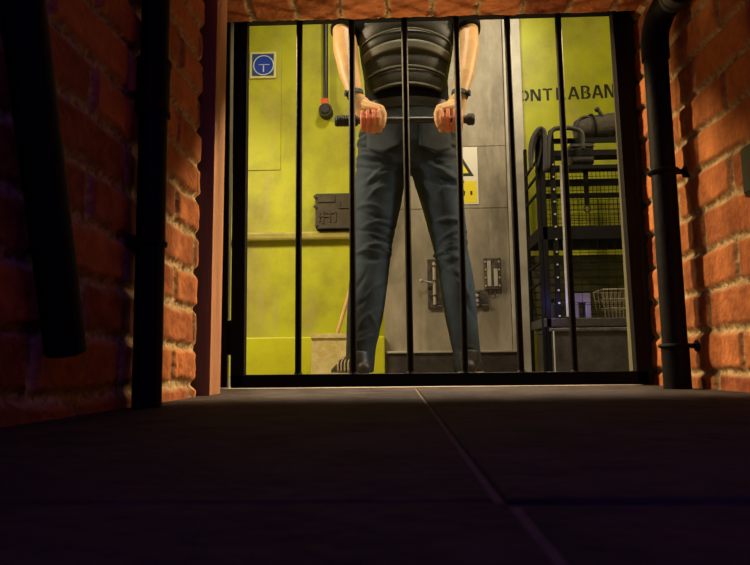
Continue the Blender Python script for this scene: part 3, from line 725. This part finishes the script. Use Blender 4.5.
def hand(bm, s):
    A = arms[s]; inn = 1 if s == 'L' else -1
    bz = lambda px: bat0.z+(bat1.z-bat0.z)*((Q(px, 120, 2.47).x-bat0.x)/(bat1.x-bat0.x))
    fx = [363.0, 368.6, 374.2, 379.6] if s == 'L' else [460.0, 453.5, 447.0, 440.8]
    X = [Q(x, 120, 2.47).x for x in fx]; zb = bz(fx[1]); Yb = 2.47
    # palm: from wrist to knuckle row
    cxm = (X[0]+X[3])/2
    kn = Vector((cxm, Yb+.028, zb-.005))
    w = A['wr']
    tube(bm, [w, w*.6+kn*.4+Vector((inn*.004, .004, 0)), kn], [(.029, .021), (.043, .019), (.044, .013)], 20, round_end=True)
    # thenar
    tb = w*.62+kn*.38+Vector((inn*.024, -.008, .0))
    ln = [.90, 1.0, .97, .90] if False else [.86, .97, 1.0, .95]
    for i in range(4):
        x = X[i]; k = ln[i]
        pth = [Vector((cxm+(x-cxm)*.8, Yb+.03, zb+.02)), Vector((x, Yb+.026, zb-.010)), Vector((x, Yb+.012, zb-.038*k)), Vector((x, Yb-.014, zb-.050*k)), Vector((x, Yb-.033, zb-.034*k)), Vector((x-inn*.001, Yb-.036, zb-.004)), Vector((x-inn*.002, Yb-.030, zb+.026*k))]
        r = .0102*(.92 if i == 0 else 1)
        tube(bm, pth, [r*1.1, r*1.08, r*1.02, r*1.02, r*.98, r*.9, r*.78], 12, round_end=True)
    xi = X[3]+inn*.013
    pth = [w*.75+kn*.25+Vector((inn*.012, 0, 0)), tb, Vector((xi-inn*.006, Yb-.016, zb+.040)), Vector((xi+inn*.004, Yb-.026, zb+.014)), Vector((xi+inn*.002, Yb-.030, zb-.018)), Vector((xi-inn*.003, Yb-.030, zb-.036))]
    tube(bm, pth, [.018, .021, .0155, .0125, .0115, .0095], 14, round_end=True)
bm = bmesh.new()
torso_tube(bm, .93, 152)
for k in 'LR':
    leg_tube(bm, k, .78); arm_tube(bm, k); hand(bm, k)
    ft = Q(legs[k][-1][0], 374); tube(bm, [Vector((ft.x, PY-.02, .055)), Vector((ft.x, PY+.05, .05)), Vector((ft.x, PY+.16, .035))], [.03, .032, .025], 14, round_end=True)
# neck and head (turned away, facing the back wall)
hc = Vector((CX, PY+.03, 1.765))
tube(bm, [Vector((CX, PY, 1.56)), Vector((CX, PY+.012, 1.66)), Vector((CX, PY+.02, 1.72))], [.066, .058, .058], 20)
ball(bm, hc+Vector((0, -.005, .015)), 1, 3, (.076, .098, .105)); ball(bm, hc+Vector((0, .035, -.055)), 1, 3, (.056, .062, .065))
tube(bm, [hc+Vector((0, .088, .015)), hc+Vector((0, .108, -.022)), hc+Vector((0, .095, -.032))], [.009, .016, .012], 10, round_end=True)
for sg in (-1, 1):
    ball(bm, hc+Vector((sg*.079, .005, -.012)), 1, 2, (.012, .020, .033)); ball(bm, hc+Vector((sg*.032, .082, .012)), 1, 2, (.016, .012, .010))
ball(bm, hc+Vector((0, .092, -.062)), 1, 2, (.025, .010, .007)); ball(bm, hc+Vector((0, .087, -.074)), 1, 2, (.022, .011, .007))
me = remeshed(bm, .0034, 1, .3)
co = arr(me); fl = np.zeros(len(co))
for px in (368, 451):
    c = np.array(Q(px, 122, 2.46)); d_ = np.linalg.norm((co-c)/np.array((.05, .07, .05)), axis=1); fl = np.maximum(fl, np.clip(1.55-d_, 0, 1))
me.attributes.new('palm_red_light', 'FLOAT', 'POINT').data.foreach_set('value', fl.astype(np.float32))  # redder palm skin plus red light through the fingers, put into the colour
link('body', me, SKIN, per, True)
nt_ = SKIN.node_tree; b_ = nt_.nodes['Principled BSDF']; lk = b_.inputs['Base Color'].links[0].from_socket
at_ = nt_.nodes.new('ShaderNodeAttribute'); at_.attribute_name = 'palm_red_light'
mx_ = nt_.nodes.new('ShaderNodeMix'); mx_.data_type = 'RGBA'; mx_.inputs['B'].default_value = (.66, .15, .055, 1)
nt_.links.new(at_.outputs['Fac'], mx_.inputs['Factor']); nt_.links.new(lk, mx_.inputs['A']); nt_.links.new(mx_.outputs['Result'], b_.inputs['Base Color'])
# hair
bm = bmesh.new(); ball(bm, hc+Vector((0, -.014, .026)), 1, 3, (.083, .101, .107)); bmesh.ops.bisect_plane(bm, geom=bm.verts[:]+bm.edges[:]+bm.faces[:], plane_co=hc+Vector((0, .03, .0)), plane_no=Vector((0, .75, -.66)), clear_outer=True)
o = obj('hair', bm, HAIR, per, smooth=True)
for sg in (-1, 1):
    bm = bmesh.new(); ball(bm, hc+Vector((sg*.032, .0905, .012)), .0085); o = obj('eye', bm, WHITE, per, smooth=True)

# jeans
bm = bmesh.new(); torso_tube(bm, 1.0, None, 100, top=False)
for k in 'LR': leg_tube(bm, k)
me = remeshed(bm, .0075, 5)
co = arr(me); nn = nor(me)
rng = random.Random(3)
def fold(cx, cz_, ang, L, w, amp, front=None):
    global co
    dx = co[:, 0]-cx; dz = co[:, 2]-cz_
    c_, s_ = math.cos(ang), math.sin(ang)
    par = dx*c_+dz*s_; per_ = -dx*s_+dz*c_ + 4.0*par**2*(1 if amp > 0 else -.5)
    k = amp*np.exp(-(per_/w)**2)*np.exp(-(par/L)**2)
    if front is not None: k = k*(nn[:, 1]*front > -.3)
    disp[:] += k
disp = np.zeros(len(co))
for key in 'LR':
    sg = -1 if key == 'L' else 1
    inner = -sg
    def at(py):
        L = legs[key]
        for (a, b) in zip(L, L[1:]):
            if a[1] <= py <= b[1]:
                t = (py-a[1])/(b[1]-a[1]); return Q(a[0]+(b[0]-a[0])*t, py)
        return Q(L[0][0], py)
    for i in range(11):                       # folds behind the knee
        py = 222+i*4.0+rng.uniform(-1.5, 1.5); c = at(py)
        fold(c.x+rng.uniform(-.04, .04), c.z, rng.uniform(-.25, .25)+.18*sg, .045, .0055, rng.choice((1, 1, -1))*rng.uniform(.007, .013))
    for i in range(9):                       # outer thigh drag folds
        py = rng.uniform(135, 215); c = at(max(py, 166))
        fold(c.x+sg*rng.uniform(.02, .08), Q(400, py).z, sg*rng.uniform(-.1, .75), .05, .008, rng.choice((1, -1))*rng.uniform(.007, .013))
    for i in range(8):                       # seat folds
        py = rng.uniform(168, 196); c = at(max(py, 166)); fold(c.x+rng.uniform(-.04, .04), Q(400, py).z, -sg*rng.uniform(.2, .7), .05, .008, rng.choice((1, -1))*rng.uniform(.005, .010))
    for i in range(8):
        py = rng.uniform(330, 372); c = at(py); fold(c.x+rng.uniform(-.02, .02), c.z, rng.uniform(-.5, .5), .04, .006, rng.uniform(.003, .006))
    for i in range(6):
        py = rng.uniform(262, 330); c = at(py); fold(c.x+rng.uniform(-.04, .04), c.z, rng.choice((-1, 1))*rng.uniform(.6, 1.2), .05, .008, rng.choice((1, -1))*rng.uniform(.004, .007))
disp = np.clip(disp, -.011, .013)
co += nn*(disp[:, None]+.004*(fbm(co[:, 0:1]*18+3, co[:, 2:3]*14, 6)-.5))
put(me, co); jeans = link('jeans', me, DENIM, per, True)
# back pockets, belt
for sg in (-1, 1):
    bm = bmesh.new(); c = Q(408.5+sg*25, 145); w_, h_ = .066, .075
    U = [(-1, 1), (1, 1), (1, -.55), (0, -1), (-1, -.55)]
    def back_y(x, z):
        t_ = min(.97, abs(x-Q(408.5, 145).x)/S(54)); return PY-.129*math.sqrt(1-t_*t_)-.004
    n = 8; grid = {}
    for i in range(n+1):
        for j in range(n+1):
            u = -1+2*i/n; v = -1+2*j/n
            zz = v if v > -.55 or True else v
            v2 = v*(1-.0) if v > -.5 else -.5+(v+.5)*(1-abs(u)*.85)
            x = c.x+u*w_; z = c.z+v2*h_; grid[i, j] = bm.verts.new((x, back_y(x, z), z))
    for i in range(n):
        for j in range(n): bm.faces.new((grid[i, j], grid[i+1, j], grid[i+1, j+1], grid[i, j+1]))
    o = obj('back_pocket', bm, DENIM, per, smooth=True); md = o.modifiers.new('s', 'SOLIDIFY'); md.thickness = .004; md.offset = 0
bm = bmesh.new(); zb_ = Q(407, 112).z
for z in (zb_-.018, zb_+.018): pass
tube(bm, [Vector((Q(407, 112).x, PY, zb_-.02)), Vector((Q(407, 112).x, PY, zb_+.02))], [(S(47.8), .1225), (S(46.8), .1205)], 40); obj('belt', bm, LEATHER, per, autosm=40)

# shirt with short sleeves
bm = bmesh.new(); torso_tube(bm, 1.0, 112, None, top=True)
for s, sg in (('L', -1), ('R', 1)):
    A = arms[s]; sh = Vector((CX+sg*SHX, PY, SHZ)); en = A['el']*.8+A['mid']*.2 if s == 'L' else A['el']*.75+A['mid']*.25
    tube(bm, [sh, (sh+A['el'])/2+Vector((sg*.01, 0, 0)), en], [.082, .074, .063], 24)
me = remeshed(bm, .0085, 4); co = arr(me); nn = nor(me)
co += nn*(.008*(fbm(co[:, 0:1]*20, co[:, 2:3]*26, 16)-.5)); put(me, co); link('shirt', me, SHIRT, per, True)

# vest: quilted back panel (and front panel) wrapped around the torso
def torso_at(z):
    L = [(Q(tcx.get(py, 406), py), S(w), d) for py, w, d in tors if py <= 112]+[(Vector((CX, PY, 1.50)), .205, .115), (Vector((CX, PY, 1.555)), .185, .10)]
    L.sort(key=lambda t: t[0].z)
    for a, b in zip(L, L[1:]):
        if a[0].z <= z <= b[0].z:
            t = (z-a[0].z)/(b[0].z-a[0].z); return a[0].x*(1-t)+b[0].x*t, a[1]*(1-t)+b[1]*t, a[2]*(1-t)+b[2]*t
    q = L[0] if z < L[0][0].z else L[-1]
    return q[0].x, q[1], q[2]
zv0, zv1 = QV(84), 1.54
edges = [(90, 31), (84, 35), (75, 41), (52, 45), (36, 48), (18, 50)]
def halfw(z):
    E = [(QV(y), S(w)*.97) for y, w in edges]
    if z <= E[0][0]: return E[0][1]
    for a, b in zip(E, E[1:]):
        if a[0] <= z <= b[0]: return a[1]+(b[1]-a[1])*(z-a[0])/(b[0]-a[0])
    return E[-1][1]-max(0, z-1.47)*.9
pads = [QV(y) for y in (84, 67.5, 52, 40.5, 30, 14, -2)]
def vest_panel(front, zlo, zhi, off, thick, nu=28, nv=60, ulim=1.0, pad=True):
    bm = bmesh.new(); g_ = {}
    for j in range(nv+1):
        for i in range(nu+1):
            u = -1+2*i/nu; v = j/nv
            z = zlo+(zhi-zlo)*v
            zz = z-(.018+.06*max(0, min(.22, z-QV(84))))*u*u*ulim          # rows arch up in the middle
            cxx, rx, ry = torso_at(zz); hw = min(halfw(z), rx*.985)*ulim
            x = u*hw; t_ = x/rx
            o_ = off
            if pad:
                for a, b in zip(pads, pads[1:]):
                    if a <= z <= b: o_ += .011*max(0, math.sin(math.pi*(z-a)/(b-a)))**.45
                o_ *= (1-abs(u)**8*.5)
            y = (ry)*math.sqrt(max(0, 1-t_*t_))+o_
            g_[i, j] = bm.verts.new((cxx+x, PY+(y if front else -y), zz))
    for i in range(nu):
        for j in range(nv): bm.faces.new((g_[i, j], g_[i+1, j], g_[i+1, j+1], g_[i, j+1]))
    return bm
for fr in (False, True):
    o = obj('vest', vest_panel(fr, zv0, zv1, .012, .01), VEST, per, smooth=True)
    md = o.modifiers.new('s', 'SOLIDIFY'); md.thickness = .012; md.offset = 0
    if not fr: vest_back = o
for (ya, yb) in ((50, 41), (67.5, 65.5), (84.5, 82.5), (31, 29.5)):  # wide row is webbing; thin rows are seam highlights put in as colour
    o = obj('webbing_highlight_band', vest_panel(False, QV(ya), QV(yb), .0315 if ya != 51.5 else .03, .004, 28, 4, .985, False), WEB, vest_back, smooth=True)
    md = o.modifiers.new('s', 'SOLIDIFY'); md.thickness = .005; md.offset = 0
for sg in (-1, 1):
    bm = bmesh.new(); pts = []
    for t in range(13):
        a = math.pi*t/12; pts.append(Vector((CX+sg*.115, PY-.115*math.cos(a), 1.545+.045*math.sin(a)-.01)))
    tube(bm, pts, [(.03, .007)]*13, 12); obj('shoulder_strap', bm, VEST, per, smooth=True)

# wrist straps
for s in 'LR':
    A = arms[s]; c = A['wr']*.94+A['m2']*.06; ax = (A['m2']-A['wr']).normalized()
    bm = bmesh.new(); c = A['wr']+ax*.012; tube(bm, [c-ax*.010, c+ax*.010], [(.0335, .027), (.035, .0285)], 26); obj('wrist_strap', bm, RUBBER, per, autosm=40)
    bm = bmesh.new(); tube(bm, [c+Vector((-.026 if s == 'L' else .026, -.012, 0)), c+Vector((-.038 if s == 'L' else .038, -.017, 0))], .013, 18); obj('watch_case', bm, RUBBER, per, autosm=40)
# shoes: heels towards the camera, toes out
for k, ang in (('L', 27), ('R', -8)):
    ft = Q(legs[k][-1][0], 374); base = Vector((ft.x, PY-.035, 0)); a = math.radians(ang); R_ = Matrix.Rotation(a, 3, 'Z')
    sh = bpy.data.objects.new('shoe', None)
    bm = bmesh.new()
    prof = [(-.035, .030, .030, .060), (-.01, .038, .040, .075), (.05, .042, .050, .085), (.11, .045, .040, .068), (.17, .046, .030, .048), (.22, .040, .022, .036), (.245, .025, .016, .028)]
    for_pts = [base+R_ @ Vector((0, y, z)) for y, w, h, z in prof]
    tube(bm, [base+R_ @ Vector((0, y, .012+h)) for y, w, h, z in prof], [(w, h) for y, w, h, z in prof], 22, round_end=True)
    tube(bm, [base+R_ @ Vector((0, .0, .06)), base+R_ @ Vector((0, .008, .105))], [(.044, .05), (.042, .047)], 22)
    me = remeshed(bm, .006, 3); shoe = link('shoe', me, LEATHER, per, True)
    bm = bmesh.new(); out = []
    for sd, rng_ in ((1, prof), (-1, prof[::-1])):
        for y, w, h, z in rng_: out.append(base+R_ @ Vector((sd*(w+.006), y+(0.0), .001)))
    prism(bm, out, (0, 0, .024)); obj('shoe_sole', bm, SOLE, shoe)
    bm = bmesh.new()
    for q in range(4 if k == 'L' else 0):
        yy = .0+.036*q
        tube(bm, curve_pts([base+R_ @ Vector((-.049 if k == 'L' else .049, yy, .03)), base+R_ @ Vector((-.043 if k == 'L' else .043, yy+.01, .07)), base+R_ @ Vector((-.018 if k == 'L' else .018, yy+.02, .098-.22*max(0, yy-.03)))], 10), .0045, 8)
    obj('shoe_stripe', bm, SOLE, shoe, smooth=True)

# baton
bt = empty('baton', (bat0+bat1)/2, 'black baton with a ribbed grip held level in both hands behind the person', 'baton')
dv = (bat1-bat0)
bm = bmesh.new(); tube(bm, [bat0+dv*.05, bat0+dv*.97], .0128, 18); obj('shaft', bm, BATON, bt, autosm=40)
bm = bmesh.new(); pts = []; rd = []
for i in range(31):
    t = i/30; pts.append(bat0+dv*(.165*t)); rd.append((.0205 if i % 3 else .0235) if 0 < i < 30 else .017)
tube(bm, pts, rd, 22); obj('grip', bm, RUBBER, bt, autosm=30)
bm = bmesh.new(); tube(bm, [bat0+dv*.86, bat0+dv*.93, bat0+dv*.945, bat0+dv*.955, bat0+dv*.99, bat0+dv], [.015, .015, .017, .0225, .0225, .018], 22); obj('end_knob', bm, RUBBER, bt, autosm=40)

# ------------------------------------------------------------------ light
def area(name, loc, target, size, power, col, shape='DISK', spread=180):
    l = bpy.data.lights.new(name, 'AREA'); l.shape = shape; l.size = size; l.energy = power; l.color = col; l.spread = math.radians(spread)
    o = bpy.data.objects.new(name, l); C.objects.link(o); o.location = loc
    o.rotation_euler = (Vector(target)-Vector(loc)).to_track_quat('-Z', 'Y').to_euler(); return o
def spot(name, loc, target, power, col, ang, blend=.8, rad=.08):
    l = bpy.data.lights.new(name, 'SPOT'); l.energy = power; l.color = col; l.spot_size = math.radians(ang); l.spot_blend = blend; l.shadow_soft_size = rad
    o = bpy.data.objects.new(name, l); C.objects.link(o); o.location = loc
    o.rotation_euler = (Vector(target)-Vector(loc)).to_track_quat('-Z', 'Y').to_euler(); return o
WARM = (1.0, .78, .50)
AMBER = (1.0, .72, .38)
area('wall_lamp', (-1.6, 2.4, 1.9), (.4, 2.3, .25), .3, 22, WARM, spread=130)
area('wall_lamp', (1.6, 2.4, 1.9), (-.2, 2.3, .25), .3, 12, WARM, spread=120)
area('ceiling_lamp', (.2, 2.15, 2.62), (.15, 2.8, 1.1), .3, 24, (1, .84, .60))
spot('spot_lamp', (-1.3, 2.2, 2.4), (-.75, 3.55, .15), 140, (1, .85, .55), 48)
spot('brick_fill', (-1.5, 2.4, 1.72), (.6, 1.2, .16), 330, AMBER, 30, .8, .09)  # added extra spots through the gate to brighten the brick
spot('brick_fill', (1.5, 2.4, 1.75), (-.37, 1.2, .18), 420, AMBER, 20, .9, .07)
spot('ceiling_spot', (-.62, 2.7, 2.6), (.12, 1.36, 0), 420, (1, .82, .6), 26, .8, .2)
spot('ceiling_spot', (.7, 2.7, 2.6), (-.08, 1.36, 0), 420, (1, .82, .6), 26, .8, .2)
spot('side_spot', (-1.65, 2.35, 1.0), (-.1, 2.67, .62), 42, (.72, .9, 1), 32, .7, .06)
spot('side_spot', (1.65, 2.35, 1.0), (.3, 2.67, .55), 42, (.72, .9, 1), 32, .7, .06)
spot('lintel_fill', (-1.3, 2.35, .3), (.0, 1.6, .86), 60, AMBER, 24, .9, .06)  # added unseen spots brightening the underside of the brick head
spot('lintel_fill', (1.3, 2.35, .3), (.1, 1.62, .86), 60, AMBER, 22, .9, .06)
spot('door_fill', (1.0, 2.3, 2.5), (.52, 3.55, 1.65), 75, (1, .86, .62), 34, .9, .1)  # added extra spot brightening the upper part of the grey door
area('violet_glow', (.1, -.35, .78), (.12, .5, 0), .35, .6, (.26, .10, 1.0), spread=110)
pl_ = bpy.data.lights.new('cage_glow', 'POINT'); pl_.energy = .35; pl_.color = (.28, .2, 1); pl_.shadow_soft_size = .03
po = bpy.data.objects.new('cage_glow', pl_); C.objects.link(po); po.location = (P(556, 300, 3.0).x, 3.02, P(556, 300, 3.0).z)
w = bpy.data.worlds.new('world'); SC.world = w; w.use_nodes = True
w.node_tree.nodes['Background'].inputs['Color'].default_value = (.05, .03, .12, 1); w.node_tree.nodes['Background'].inputs['Strength'].default_value = .03
